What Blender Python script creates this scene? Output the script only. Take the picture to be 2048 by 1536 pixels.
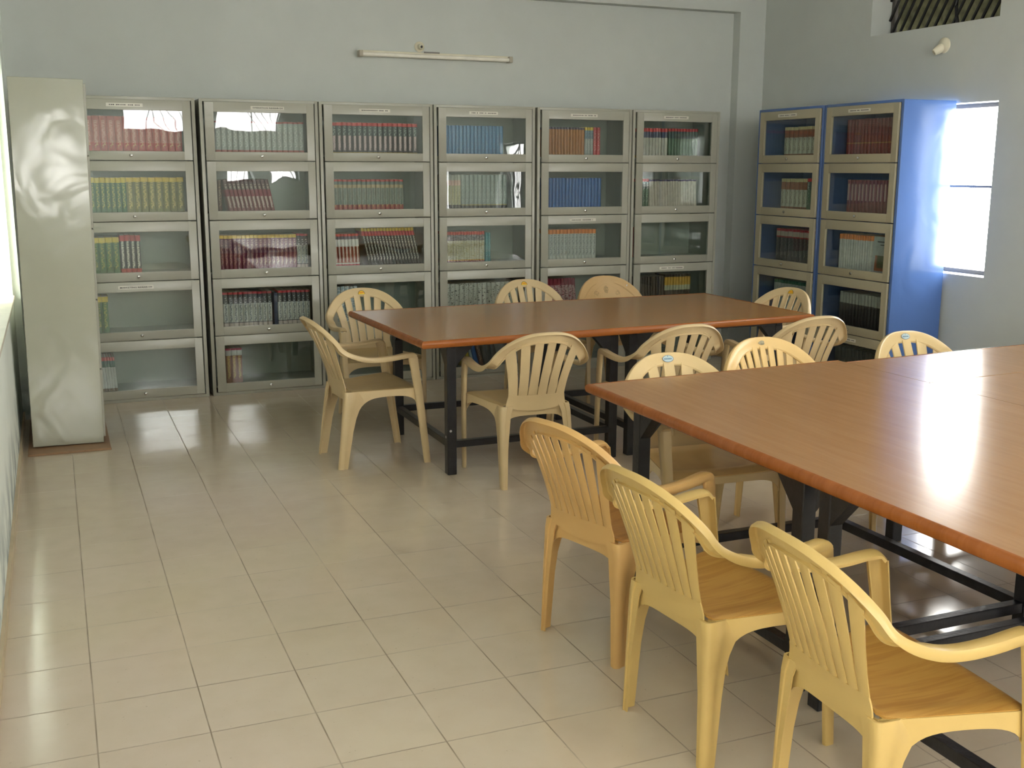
import bpy, math, random
from mathutils import Vector, Matrix
random.seed(7)
pi = math.pi
C = bpy.context.scene.collection
for o in list(bpy.data.objects):
    bpy.data.objects.remove(o)

# ------------------------------------------------------------------ camera
CAM = Vector((0, 0, 1.569))
cd = bpy.data.cameras.new('camera'); cam = bpy.data.objects.new('camera', cd); C.objects.link(cam)
cd.sensor_width = 36; cd.lens = 2187.8 / 2048 * 36; cd.clip_start = 0.05
cam.matrix_world = Matrix.Translation(CAM) @ Matrix.Rotation(-0.395, 4, 'Z') @ Matrix.Rotation(pi/2-0.195, 4, 'X') @ Matrix.Rotation(0.003, 4, 'Z')
bpy.context.scene.camera = cam

# ------------------------------------------------------------------ daylight and exposure
sc = bpy.context.scene
w = bpy.data.worlds.new('daylight'); sc.world = w; w.use_nodes = True
bg = w.node_tree.nodes['Background']
bg.inputs[0].default_value = (1.0, 0.985, 0.94, 1); bg.inputs[1].default_value = 7.0
sc.view_settings.view_transform = 'Standard'; sc.view_settings.look = 'None'
sc.view_settings.gamma = 1; sc.view_settings.use_curve_mapping = False
sc.view_settings.exposure = 1.66
try:
    sc.cycles.max_bounces = 9; sc.cycles.diffuse_bounces = 6; sc.cycles.glossy_bounces = 4
    sc.cycles.transparent_max_bounces = 12; sc.cycles.caustics_reflective = False; sc.cycles.caustics_refractive = False
    sc.cycles.use_denoising = True; sc.cycles.sample_clamp_indirect = 6
except Exception: pass

# window openings: (wall, a0, a1, z0, z1) a = position along the wall
RX = 5.62; BY = 8.10; FY = -2.6; LX = -0.255; CZ = 3.40
OPEN_RIGHT = [(5.44, 6.60, 0.87, 2.00), (5.49, 6.69, 2.52, 3.08), (1.45, 2.25, 0.85, 1.90), (-1.5, -0.5, 0.87, 1.95), (2.3, 4.3, 2.52, 3.08)]
OPEN_FRONT = [(1.05, 2.0, 2.12, 3.2), (2.5, 3.5, 2.12, 3.2), (2.62, 3.02, 1.34, 1.76), (3.25, 3.75, 1.34, 1.76), (3.7, 5.3, 2.5, 3.2), (-0.15, 0.40, 1.22, 1.86)]  # the widest, high one is unseen, added to let in more daylight
ADDED_LEFT = [(-2.2, -0.6, 0.80, 2.10), (7.08, 7.34, 0.79, 2.10)]  # both added for light: one behind the camera, one slot brightening the bay reveal
def portal(loc, rot, sx, sy):
    d = bpy.data.lights.new('daylight_portal', 'AREA'); d.shape = 'RECTANGLE'; d.size = sx; d.size_y = sy
    d.cycles.is_portal = True
    o = bpy.data.objects.new('daylight_portal', d); C.objects.link(o); o.location = loc; o.rotation_euler = rot
for i, (a0, a1, z0, z1) in enumerate(OPEN_RIGHT):
    if i == 1: continue
    portal((RX+0.1, (a0+a1)/2, (z0+z1)/2), (pi/2, 0, pi/2), a1-a0, z1-z0)
for a0, a1, z0, z1 in OPEN_FRONT:
    portal(((a0+a1)/2, FY-0.1, (z0+z1)/2), (pi/2, 0, pi), a1-a0, z1-z0)

for a0, a1, z0, z1 in ADDED_LEFT:
    portal((-0.8, (a0+a1)/2, (z0+z1)/2), (pi/2, 0, -pi/2), a1-a0, z1-z0)

# ------------------------------------------------------------------ materials
def lin(c):
    return tuple((x/255/12.92 if x/255 <= 0.04045 else ((x/255+0.055)/1.055)**2.4) for x in c) + (1,)
MATS = {}
class NT:
    def __init__(s, name):
        s.m = bpy.data.materials.new(name); s.m.use_nodes = True; s.t = s.m.node_tree
        s.b = s.t.nodes['Principled BSDF']; s.out = s.t.nodes['Material Output']
    def n(s, typ, **kw):
        x = s.t.nodes.new(typ)
        for k, v in kw.items():
            if k.startswith('i_'):
                kk = k[2:]; kk = int(kk) if kk.isdigit() else kk
                x.inputs[kk].default_value = v
            else: setattr(x, k, v)
        return x
    def l(s, a, b): s.t.links.new(a, b)
    def math(s, op, a, b=None, c=None):
        x = s.n('ShaderNodeMath', operation=op)
        for i, v in enumerate((a, b, c)):
            if v is None: continue
            if isinstance(v, (int, float)): x.inputs[i].default_value = v
            else: s.l(v, x.inputs[i])
        return x.outputs[0]
    def mix(s, f, a, b):
        x = s.n('ShaderNodeMix', data_type='RGBA')
        for i, v in ((0, f), (6, a), (7, b)):
            if isinstance(v, (int, float, tuple)): x.inputs[i].default_value = v
            else: s.l(v, x.inputs[i])
        return x.outputs[2]
    def noise(s, scale, detail=3, vec=None, sc3=None, coord='Object', dist=0.0):
        tc = s.n('ShaderNodeTexCoord'); v = tc.outputs[coord]
        if sc3:
            mp = s.n('ShaderNodeMapping'); mp.inputs['Scale'].default_value = sc3; s.l(v, mp.inputs[0]); v = mp.outputs[0]
        x = s.n('ShaderNodeTexNoise'); x.inputs['Scale'].default_value = scale; x.inputs['Detail'].default_value = detail
        x.inputs['Distortion'].default_value = dist
        s.l(v, x.inputs['Vector']); return x.outputs[0]
    def ramp(s, f, p0, p1):
        x = s.n('ShaderNodeMapRange'); s.l(f, x.inputs[0]); x.inputs[1].default_value = p0; x.inputs[2].default_value = p1
        return x.outputs[0]
    def bump(s, h, strength, dist=0.01):
        x = s.n('ShaderNodeBump'); x.inputs['Strength'].default_value = strength; x.inputs['Distance'].default_value = dist
        s.l(h, x.inputs['Height']); s.l(x.outputs[0], s.b.inputs['Normal'])
def mat(name, c, rough=0.5, metal=0.0, var=0.06, vscale=8, bump=0, bscale=20, spec=0.5, coat=0):
    if name in MATS: return MATS[name]
    t = NT(name); c = lin(c)
    if var:
        f = t.noise(vscale, 4)
        f = t.ramp(f, 0.3, 0.7)
        d = tuple(x*(1-var*1.6) for x in c[:3])+(1,); e = tuple(min(1, x*(1+var)) for x in c[:3])+(1,)
        t.l(t.mix(f, d, e), t.b.inputs['Base Color'])
    else: t.b.inputs['Base Color'].default_value = c
    t.b.inputs['Roughness'].default_value = rough; t.b.inputs['Metallic'].default_value = metal
    t.b.inputs['Specular IOR Level'].default_value = spec
    if coat: t.b.inputs['Coat Weight'].default_value = coat; t.b.inputs['Coat Roughness'].default_value = 0.08
    if bump: t.bump(t.noise(bscale, 2), bump)
    MATS[name] = t.m; return t.m

def wall_mat(name, c, stain=False):
    t = NT(name); c = lin(c)
    f = t.ramp(t.noise(0.9, 5), 0.3, 0.7)
    f2 = t.ramp(t.noise(7, 4), 0.35, 0.75)
    a = t.mix(f, tuple(x*0.93 for x in c[:3])+(1,), tuple(x*1.03 for x in c[:3])+(1,))
    b = t.mix(t.math('MULTIPLY', f2, 0.25), a, tuple(x*0.88 for x in c[:3])+(1,))
    if stain:
        tc = t.n('ShaderNodeTexCoord'); sp = t.n('ShaderNodeSeparateXYZ'); t.l(tc.outputs['Object'], sp.inputs[0])
        low = t.ramp(sp.outputs[2], 0.38, 0.06)
        m = t.math('MULTIPLY', low, t.ramp(t.noise(5, 6), 0.45, 0.62))
        b = t.mix(t.math('MULTIPLY', m, 0.8), b, lin((112, 128, 135)))
    t.l(b, t.b.inputs['Base Color']); t.b.inputs['Roughness'].default_value = 0.75
    t.b.inputs['Specular IOR Level'].default_value = 0.25
    t.bump(t.noise(60, 3), 0.12, 0.004)
    return t.m
M_wall = wall_mat('wall_paint', (197, 201, 197))
M_wall_low = wall_mat('wall_paint_damp', (232, 238, 232), True)
M_ceil = wall_mat('ceiling_paint', (225, 228, 225))

def floor_mat():
    t = NT('glazed_tiles'); T = 0.3
    tc = t.n('ShaderNodeTexCoord'); sp = t.n('ShaderNodeSeparateXYZ'); t.l(tc.outputs['Object'], sp.inputs[0])
    wob = t.math('MULTIPLY', t.math('SUBTRACT', t.noise(1.7, 2), 0.5), 0.012)
    u = t.math('DIVIDE', t.math('SUBTRACT', sp.outputs[0], 0.0115), T)
    v = t.math('DIVIDE', t.math('SUBTRACT', sp.outputs[1], 2.652), T)
    u2 = t.math('ADD', u, wob); v2 = t.math('ADD', v, wob)
    def edge(x, wd):
        f = t.math('FRACT', x); d = t.math('ABSOLUTE', t.math('SUBTRACT', f, 0.5))
        return t.ramp(d, 0.5-wd, 0.5-wd*0.45)
    g = t.math('MAXIMUM', edge(u2, 0.009), t.math('MULTIPLY', edge(v2, 0.009), 0.85))
    cu = t.math('FLOOR', u2); cv = t.math('FLOOR', v2)
    cmb = t.n('ShaderNodeCombineXYZ'); t.l(cu, cmb.inputs[0]); t.l(cv, cmb.inputs[1])
    wn = t.n('ShaderNodeTexWhiteNoise', noise_dimensions='2D'); t.l(cmb.outputs[0], wn.inputs[0])
    base = t.mix(t.ramp(t.noise(0.55, 3), 0.35, 0.65), lin((202, 190, 166)), lin((205, 190, 176)))
    base = t.mix(t.math('MULTIPLY', wn.outputs[0], 0.22), base, lin((190, 174, 156)))
    base = t.mix(t.math('MULTIPLY', t.ramp(t.noise(9, 6), 0.4, 0.8), 0.25), base, lin((180, 164, 140)))
    dirt = t.math('MULTIPLY', t.ramp(t.noise(75, 2), 0.70, 0.76), 0.25)
    base = t.mix(dirt, base, lin((110, 90, 70)))
    gv = t.math('MULTIPLY', g, t.ramp(t.noise(3.5, 3), 0.25, 0.7))
    base = t.mix(t.math('MULTIPLY', t.math('ADD', t.math('MULTIPLY', g, 0.35), gv), 0.72), base, lin((112, 96, 76)))
    t.l(base, t.b.inputs['Base Color'])
    r = t.math('ADD', t.math('MULTIPLY', t.ramp(t.noise(2.2, 4), 0.3, 0.8), 0.09), 0.10)
    r = t.math('ADD', r, t.math('MULTIPLY', g, 0.5))
    t.l(r, t.b.inputs['Roughness']); t.b.inputs['Specular IOR Level'].default_value = 0.55
    h = t.math('SUBTRACT', t.math('MULTIPLY', t.noise(2.5, 2), 0.6), g)
    t.bump(h, 0.25, 0.0035)
    return t.m
M_floor = floor_mat()

def wood_top(name, along, c1, c2):
    t = NT(name)
    s3 = (1.2, 16, 1) if along == 'x' else (16, 1.2, 1)
    f = t.ramp(t.noise(2.2, 6, sc3=s3, dist=0.6), 0.3, 0.72)
    f2 = t.ramp(t.noise(9, 4, sc3=s3), 0.45, 0.75)
    a = t.mix(f, lin(c1), lin(c2)); a = t.mix(t.math('MULTIPLY', f2, 0.12), a, lin(tuple(x*0.8 for x in c1)))
    t.l(a, t.b.inputs['Base Color'])
    r = t.math('ADD', t.math('MULTIPLY', t.noise(6, 3), 0.06), 0.17); t.l(r, t.b.inputs['Roughness'])
    t.b.inputs['Specular IOR Level'].default_value = 0.35
    pass
    return t.m
M_top1 = wood_top('laminate_along', 'x', (152, 108, 58), (158, 113, 63))
M_top2 = wood_top('laminate_across', 'y', (162, 119, 78), (170, 127, 87))
M_edge = wood_top('varnished_edge', 'x', (142, 80, 34), (158, 94, 46))
M_black = mat('black_enamel', (32, 32, 36), 0.33, 0, 0.25, 25, 0.1, 60)
M_chip = mat('bare_metal_chip', (200, 200, 205), 0.4, 0.4, 0)

def paint_metal(name, c, rough=0.22, b=0.35, sc=3.0, dist=0.012, coat=0.3):
    t = NT(name); c = lin(c)
    f = t.ramp(t.noise(2.0, 4), 0.3, 0.7)
    t.l(t.mix(f, tuple(x*0.94 for x in c[:3])+(1,), tuple(x*1.04 for x in c[:3])+(1,)), t.b.inputs['Base Color'])
    t.b.inputs['Roughness'].default_value = rough; t.b.inputs['Specular IOR Level'].default_value = 0.6
    t.b.inputs['Coat Weight'].default_value = coat; t.b.inputs['Coat Roughness'].default_value = 0.1
    t.bump(t.noise(sc, 2, dist=0.8), b, dist)
    return t.m
M_grey = paint_metal('grey_enamel', (166, 165, 152), 0.34, 0.03, 3.0, 0.006, 0.06)
M_grey_side = paint_metal('grey_enamel_side', (168, 168, 152), 0.13, 0.35, 3.0, 0.02)
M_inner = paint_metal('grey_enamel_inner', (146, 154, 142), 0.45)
M_tan = paint_metal('khaki_grey_enamel', (164, 157, 134), 0.36, 0.06, 3.0, 0.008, 0.08)
M_blue = paint_metal('blue_enamel', (76, 108, 168), 0.2, 0.4, 3.0, 0.02)
M_blue_in = paint_metal('blue_enamel_inner', (70, 96, 146), 0.4)
M_gap = mat('dark_gap', (30, 34, 44), 0.6, 0, 0.1)
M_chrome = mat('lock_chrome', (205, 205, 200), 0.2, 0.9, 0)
M_paper = mat('paper_strip', (214, 212, 200), 0.7, 0, 0.05)
M_ink = mat('printed_ink', (40, 38, 40), 0.7, 0, 0)

def glass_mat():
    t = NT('wavy_glass'); t.t.nodes.remove(t.b)
    tr = t.n('ShaderNodeBsdfTransparent'); tr.inputs[0].default_value = (0.93, 0.96, 0.95, 1)
    gl = t.n('ShaderNodeBsdfGlossy'); gl.inputs['Roughness'].default_value = 0.015
    ge = t.n('ShaderNodeNewGeometry'); dp = t.n('ShaderNodeVectorMath', operation='DOT_PRODUCT'); t.l(ge.outputs['Incoming'], dp.inputs[0]); t.l(ge.outputs['Normal'], dp.inputs[1])
    c_ = t.math('SUBTRACT', 1.0, t.math('ABSOLUTE', dp.outputs['Value']))
    fr = t.math('ADD', 0.07, t.math('MULTIPLY', t.math('POWER', c_, 5), 0.955))
    bp = t.n('ShaderNodeBump'); bp.inputs['Strength'].default_value = 0.25; bp.inputs['Distance'].default_value = 0.008
    t.l(t.noise(2.6, 1, dist=0.5), bp.inputs['Height'])
    t.l(bp.outputs[0], gl.inputs['Normal'])
    ad = t.math('MULTIPLY', fr, 0.9)
    mx = t.n('ShaderNodeMixShader'); t.l(ad, mx.inputs[0]); t.l(tr.outputs[0], mx.inputs[1]); t.l(gl.outputs[0], mx.inputs[2])
    t.l(mx.outputs[0], t.out.inputs[0]); return t.m
M_glass = glass_mat()

def plastic(name, c, rough=0.35, grain=False, c2=None):
    t = NT(name); c = lin(c)
    f = t.ramp(t.noise(5, 4), 0.3, 0.7)
    a = t.mix(f, tuple(x*0.93 for x in c[:3])+(1,), tuple(x*1.03 for x in c[:3])+(1,))
    if grain:
        g = t.ramp(t.noise(4.5, 3, sc3=(14, 1.0, 1), dist=0.7), 0.42, 0.66)
        a = t.mix(t.math('MULTIPLY', g, 0.75), a, lin(c2))
    t.l(a, t.b.inputs['Base Color']); t.b.inputs['Roughness'].default_value = rough
    t.b.inputs['Subsurface Weight'].default_value = 0.0
    t.bump(t.noise(160, 2), 0.08, 0.001)
    return t.m
P_beige = plastic('beige_plastic', (208, 184, 142), 0.38)
P_beige_seat = plastic('beige_plastic_seat', (180, 156, 112), 0.45)
P_yellow = plastic('yellow_ochre_plastic', (194, 164, 100), 0.34)
P_orange = plastic('orange_ochre_plastic', (198, 158, 98), 0.34)
P_yseat = plastic('woodgrain_plastic_seat', (184, 140, 70), 0.42, True, (160, 112, 48))
P_oseat = plastic('woodgrain_plastic_seat_orange', (178, 128, 66), 0.42, True, (150, 102, 46))
P_tan = plastic('tan_plastic', (204, 170, 120), 0.36)
P_cream = plastic('cream_glossy_plastic', (208, 182, 134), 0.2)
P_gold = plastic('golden_plastic', (222, 188, 128), 0.25)
S_yellow = mat('sticker_yellow', (232, 190, 40), 0.4, 0, 0.05)
S_orange = mat('sticker_orange', (214, 120, 30), 0.4, 0, 0)
S_dark = mat('sticker_outline', (38, 44, 48), 0.5, 0, 0)
S_blue = mat('sticker_pale_blue', (172, 190, 192), 0.4, 0, 0.05)
S_navy = mat('sticker_navy', (60, 100, 130), 0.4, 0, 0)
S_grey = mat('sticker_worn_grey', (150, 140, 112), 0.6, 0, 0.3, 60)
S_silver = mat('sticker_silver', (200, 204, 206), 0.3, 0.2, 0)

# ------------------------------------------------------------------ mesh builder
class MB:
    def __init__(s): s.v = []; s.f = []; s.mi = []
    def add(s, vs, fs, mi=0):
        b = len(s.v); s.v += [tuple(v) for v in vs]; s.f += [tuple(b+i for i in f) for f in fs]; s.mi += [mi]*len(fs)
    def box(s, x0, x1, y0, y1, z0, z1, mi=0):
        vs = [(x, y, z) for z in (z0, z1) for y in (y0, y1) for x in (x0, x1)]
        s.add(vs, [(0,2,3,1), (4,5,7,6), (0,1,5,4), (2,6,7,3), (0,4,6,2), (1,3,7,5)], mi)
    def bar(s, p, q, wd, ht, up=(0,0,1), mi=0):
        p = Vector(p); q = Vector(q); d = (q-p).normalized(); u = Vector(up); r = d.cross(u)
        if r.length < 1e-4: r = d.cross(Vector((0, 1, 0)))
        r.normalize(); u = r.cross(d); vs = []
        for c in (p, q):
            for a, b in ((-1,-1), (1,-1), (1,1), (-1,1)): vs.append(c+r*a*wd/2+u*b*ht/2)
        s.add(vs, [(0,1,2,3), (7,6,5,4), (0,4,5,1), (1,5,6,2), (2,6,7,3), (3,7,4,0)], mi)
    def tube(s, pts, r, n=8, mi=0, caps=True):
        pts = [Vector(p) for p in pts]; rings = []
        for i, p in enumerate(pts):
            t = (pts[min(i+1, len(pts)-1)]-pts[max(i-1, 0)]).normalized()
            a = t.cross(Vector((0, 0, 1)))
            if a.length < 0.05: a = t.cross(Vector((1, 0, 0)))
            a.normalize(); b = t.cross(a); rr = r[i] if isinstance(r, (list, tuple)) else r
            rings.append([p+(a*math.cos(k*2*pi/n)+b*math.sin(k*2*pi/n))*rr for k in range(n)])
        s.loft(rings, mi, caps)
    def loft(s, rings, mi=0, caps=True):
        n = len(rings[0]); vs = [v for r in rings for v in r]; fs = []
        for i in range(len(rings)-1):
            for k in range(n):
                a = i*n+k; b = i*n+(k+1) % n; fs.append((a, b, b+n, a+n))
        if caps: fs.append(tuple(range(n-1, -1, -1))); fs.append(tuple((len(rings)-1)*n+k for k in range(n)))
        s.add(vs, fs, mi)
    def plate(s, G, th, mi=0, flip=False):
        nu = len(G); nv = len(G[0]); P = [[Vector(p) for p in r] for r in G]; F = []; B = []
        for i in range(nu):
            for j in range(nv):
                du = P[min(i+1, nu-1)][j]-P[max(i-1, 0)][j]; dv = P[i][min(j+1, nv-1)]-P[i][max(j-1, 0)]
                n = du.cross(dv); n = n.normalized() if n.length > 1e-12 else Vector((0, 0, 1))
                F.append(P[i][j]+n*th/2); B.append(P[i][j]-n*th/2)
        N = nu*nv; fs = []
        for i in range(nu-1):
            for j in range(nv-1):
                a, b, c, d = i*nv+j, (i+1)*nv+j, (i+1)*nv+j+1, i*nv+j+1
                fs.append((a, b, c, d)); fs.append((d+N, c+N, b+N, a+N))
        for i in range(nu-1):
            a, b = i*nv, (i+1)*nv; fs.append((a, a+N, b+N, b))
            a, b = i*nv+nv-1, (i+1)*nv+nv-1; fs.append((b, b+N, a+N, a))
        for j in range(nv-1):
            a, b = j, j+1; fs.append((b, b+N, a+N, a))
            a, b = (nu-1)*nv+j, (nu-1)*nv+j+1; fs.append((a, a+N, b+N, b))
        s.add(F+B, fs, mi)
    def lathe(s, prof, M, n=20, mi=0):
        s.loft([[M @ Vector((r*math.cos(k*2*pi/n), r*math.sin(k*2*pi/n), h)) for k in range(n)] for r, h in prof], mi)
    def mesh(s, name, mats, smooth=35, bevel=0):
        me = bpy.data.meshes.new(name); me.from_pydata(s.v, [], s.f)
        for m in (mats if isinstance(mats, (list, tuple)) else [mats]): me.materials.append(m)
        me.polygons.foreach_set('material_index', s.mi)
        import bmesh
        bm = bmesh.new(); bm.from_mesh(me)
        bmesh.ops.remove_doubles(bm, verts=bm.verts, dist=1e-5)
        bmesh.ops.recalc_face_normals(bm, faces=bm.faces)
        if bevel:
            es = [e for e in bm.edges if len(e.link_faces) == 2 and e.calc_face_angle(0) > 0.6]
            bmesh.ops.bevel(bm, geom=es, offset=bevel, segments=1, affect='EDGES')
        for e in bm.edges:
            e.smooth = len(e.link_faces) == 2 and e.calc_face_angle(0) <= math.radians(smooth)
        for f in bm.faces: f.smooth = True
        bm.to_mesh(me); bm.free(); return me
    def build(s, name, mats, parent=None, **kw):
        return link(name, s.mesh(name, mats, **kw), parent)
def link(name, me, parent=None):
    o = bpy.data.objects.new(name, me); C.objects.link(o)
    if parent: o.parent = parent
    return o
def tag(o, label=None, cat=None, group=None, kind=None):
    if label: o['label'] = label
    if cat: o['category'] = cat
    if group: o['group'] = group
    if kind: o['kind'] = kind
    return o
def empty(name, loc=(0,0,0), rz=0):
    o = bpy.data.objects.new(name, None); C.objects.link(o); o.location = loc; o.rotation_euler = (0, 0, rz); o.empty_display_size = 0.1; return o
def copy_tree(o, parent=None):
    c = o.copy(); C.objects.link(c)
    if parent: c.parent = parent
    for ch in list(KIDS.get(o.name, [])):
        d = copy_tree(ch, c); KIDS.setdefault(c.name, []).append(d)
    return c
KIDS = {}
def reg(parent, o): KIDS.setdefault(parent.name, []).append(o); return o
def catmull(pts, k=6):
    pts = [Vector(p) for p in pts]; out = []
    for i in range(len(pts)-1):
        p0 = pts[max(i-1, 0)]; p1 = pts[i]; p2 = pts[i+1]; p3 = pts[min(i+2, len(pts)-1)]
        for j in range(k):
            t = j/k; out.append(0.5*((2*p1)+(p2-p0)*t+(2*p0-5*p1+4*p2-p3)*t*t+(3*p1-p0-3*p2+p3)*t**3))
    out.append(pts[-1]); return out
def interp(tab, x):
    if x <= tab[0][0]: return tab[0][1]
    for (a, b), (c, d) in zip(tab, tab[1:]):
        if x <= c: return b+(d-b)*(x-a)/(c-a)
    return tab[-1][1]

# ------------------------------------------------------------------ room shell
def wall_with_openings(name, axis, pos, th, a0, a1, z0, z1, holes, m, sgn=1):
    mb = MB()
    As = sorted({a0, a1, *[h[0] for h in holes], *[h[1] for h in holes]}); Zs = sorted({z0, z1, *[h[2] for h in holes], *[h[3] for h in holes]})
    def isw(i, j):
        ca = (As[i]+As[i+1])/2; cz = (Zs[j]+Zs[j+1])/2
        return not any(h[0] < ca < h[1] and h[2] < cz < h[3] for h in holes)
    def quad(p):
        mb.add([(pos+d, a, z) if axis == 'x' else (a, pos+d, z) for d, a, z in p], [(0, 1, 2, 3)])
    nA, nZ = len(As)-1, len(Zs)-1
    for i in range(nA):
        for j in range(nZ):
            if not isw(i, j): continue
            b0, b1, c0, c1 = As[i], As[i+1], Zs[j], Zs[j+1]
            for d in (0, th*sgn): quad([(d, b0, c0), (d, b1, c0), (d, b1, c1), (d, b0, c1)])
            for (ii, jj, e) in ((i-1, j, ((b0, c0), (b0, c1))), (i+1, j, ((b1, c0), (b1, c1))), (i, j-1, ((b0, c0), (b1, c0))), (i, j+1, ((b0, c1), (b1, c1)))):
                if not (0 <= ii < nA and 0 <= jj < nZ) or not isw(ii, jj):
                    (p, q), (r, s_) = e; quad([(0, p, q), (th*sgn, p, q), (th*sgn, r, s_), (0, r, s_)])
    o = mb.build(name, m); o['kind'] = 'structure'; return o
mb = MB(); mb.box(-0.75, RX+0.25, FY-0.25, BY+0.25, -0.1, 0); mb.build('floor', M_floor)['kind'] = 'structure'
mb = MB(); mb.box(-0.75, RX+0.25, FY-0.25, BY+0.25, CZ, CZ+0.12); mb.build('ceiling', M_ceil)['kind'] = 'structure'
mb = MB(); mb.box(-0.75, RX+0.25, BY, BY+0.2, 0, CZ); mb.build('wall_back', M_wall)['kind'] = 'structure'
wall_with_openings('wall_right', 'x', RX, 0.22, FY-0.2, BY+0.2, 0, CZ, OPEN_RIGHT, M_wall)
wall_with_openings('wall_front', 'y', FY, 0.22, -0.75, RX+0.2, 0, CZ, OPEN_FRONT, M_wall, -1)
# left wall: low parapet with a tiled ledge, recessed bay above it, lintel on top
mb = MB(); mb.box(-0.75, LX, FY, BY, 0, 0.775); mb.box(-0.75, LX, FY, BY, 2.12, CZ)
for a, b in ((FY, -2.2), (-0.6, 4.4), (7.38, BY)): mb.box(-0.75, LX, a, b, 0.775, 2.12)
mb.box(-0.75, -0.47, 4.4, 7.08, 0.775, 2.12); mb.box(-0.75, -0.47, 7.34, 7.38, 0.775, 2.12)
mb.build('wall_left', M_wall_low)['kind'] = 'structure'
mb = MB(); mb.box(-0.47, LX+0.012, 4.4, 7.38, 0.775, 0.79); mb.build('trim_1', mat('ledge_stone', (196, 186, 170), 0.4), bevel=0.003)['kind'] = 'structure'
mb = MB(); mb.box(LX, LX+0.012, FY, BY, 0, 0.05); mb.build('baseboard_left', mat('skirting_tile', (198, 180, 148), 0.3))['kind'] = 'structure'
mb = MB(); mb.box(LX, -0.212, 7.40, BY, 0, CZ); mb.build('trim_2', M_wall_low)['kind'] = 'structure'
mb = MB(); mb.box(5.372, RX, 8.0, BY, 0, CZ); mb.build('trim_3', M_wall)['kind'] = 'structure'        # corner column
mb = MB(); mb.box(-0.19, 5.372, 8.0, BY, 2.836, CZ); mb.build('trim_4', M_wall)['kind'] = 'structure'  # beam

# windows
M_wframe = mat('window_frame_paint', (92, 88, 84), 0.5)
M_grille = mat('grille_iron', (24, 23, 26), 0.5)
def win_right(n, a0, a1, z0, z1, style):
    mb = MB(); x0, x1 = (RX+0.18, RX+0.215) if style == 'diagonal' else (RX+0.13, RX+0.165); t = 0.028
    mb.box(x0, x1, a0, a0+t, z0, z1); mb.box(x0, x1, a1-t, a1, z0, z1)
    mb.box(x0, x1, a0+t, a1-t, z0, z0+t); mb.box(x0, x1, a0+t, a1-t, z1-t, z1)
    if style == 'transom':
        zm = 1.455; mb.box(x0, x1, a0+t, a1-t, zm-0.008, zm+0.008); am = (a0+a1)/2; mb.box(x0, x1, am-0.012, am+0.012, z0+t, z1-t)
    o = mb.build('window_%d' % n, M_wframe); o['kind'] = 'structure'
    g = MB(); xg = RX+(0.165 if style == 'diagonal' else 0.10)
    if style == 'diagonal':
        h = z1-z0; k = -8
        for k in range(-8, 14):
            b = a0+k*0.085+0.02; pts = []
            for s in (0, 1): pts.append((b+s*h*0.62, z0+s*h))
            (p, q), (r, s_) = pts
            lo, hi = a0+0.005, a1-0.005
            def clip(y): return q+(y-p)*(s_-q)/(r-p)
            if r < lo or p > hi: continue
            P = (max(p, lo), q if p >= lo else clip(lo)); Q = (min(r, hi), s_ if r <= hi else clip(hi))
            # diagonals lean away towards the back wall
            g.bar((xg, a1+a0-P[0], P[1]), (xg, a1+a0-Q[0], Q[1]), 0.014, 0.014)
        am = a0+0.52; g.tube([(xg, am+0.03*math.sin(i*0.7), z0+h*i/8) for i in range(9)], 0.012, 6)
    elif style == 'arches':
        wd = (a1-a0)/3
        for j in range(3):
            c = a0+wd*(j+0.5)
            for sg in (-1, 1):
                g.tube([(xg, c+sg*wd*0.42, z0), (xg, c+sg*wd*0.42, z1-0.35), (xg, c+sg*wd*0.3, z1-0.16), (xg, c, z1-0.02)], 0.009, 6)
                g.tube([(xg, c, z0+0.25), (xg, c+sg*0.07, z0+0.4), (xg, c, z0+0.55)], 0.007, 6)
                g.tube([(xg, c+sg*wd*0.2, z0), (xg, c+sg*wd*0.2, z1-0.4), (xg, c, z1-0.2)], 0.007, 6)
            g.tube([(xg, c, z0), (xg, c, z1)], 0.007, 6)
    if g.v:
        go = g.build('window_grille', M_grille, o)
    return o
win_right(1, *OPEN_RIGHT[0], 'transom'); win_right(2, *OPEN_RIGHT[1], 'diagonal')
win_right(3, *OPEN_RIGHT[2], 'arches'); win_right(4, *OPEN_RIGHT[3], 'arches'); win_right(5, *OPEN_RIGHT[4], 'diagonal')
for i, (a0, a1, z0, z1) in enumerate(OPEN_FRONT):
    mb = MB(); t = 0.03; y0, y1 = FY-0.16, FY-0.13
    mb.box(a0, a0+t, y0, y1, z0, z1); mb.box(a1-t, a1, y0, y1, z0, z1); mb.box(a0+t, a1-t, y0, y1, z0, z0+t); mb.box(a0+t, a1-t, y0, y1, z1-t, z1)
    o = mb.build('window_%d' % (6+i), M_wframe); o['kind'] = 'structure'
    g = MB()
    if i in (0, 1, 4):
        x = a0+0.05
        while x < a1-0.05:
            x2 = min(x+(z1-z0)*0.55, a1-0.01); g.bar((x, FY-0.1, z1), (x2, FY-0.1, z1-(x2-x)/0.55), 0.012, 0.012); x += 0.1
        g.bar(((a0+a1)/2, FY-0.1, z0), ((a0+a1)/2, FY-0.1, z1), 0.02, 0.02)
    else:
        x = a0+0.1
        while x < a1-0.05: g.bar((x, FY-0.1, z0), (x, FY-0.1, z1), 0.012, 0.012, (0,1,0)); x += 0.11
    g.build('window_grille', M_grille, o)
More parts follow.
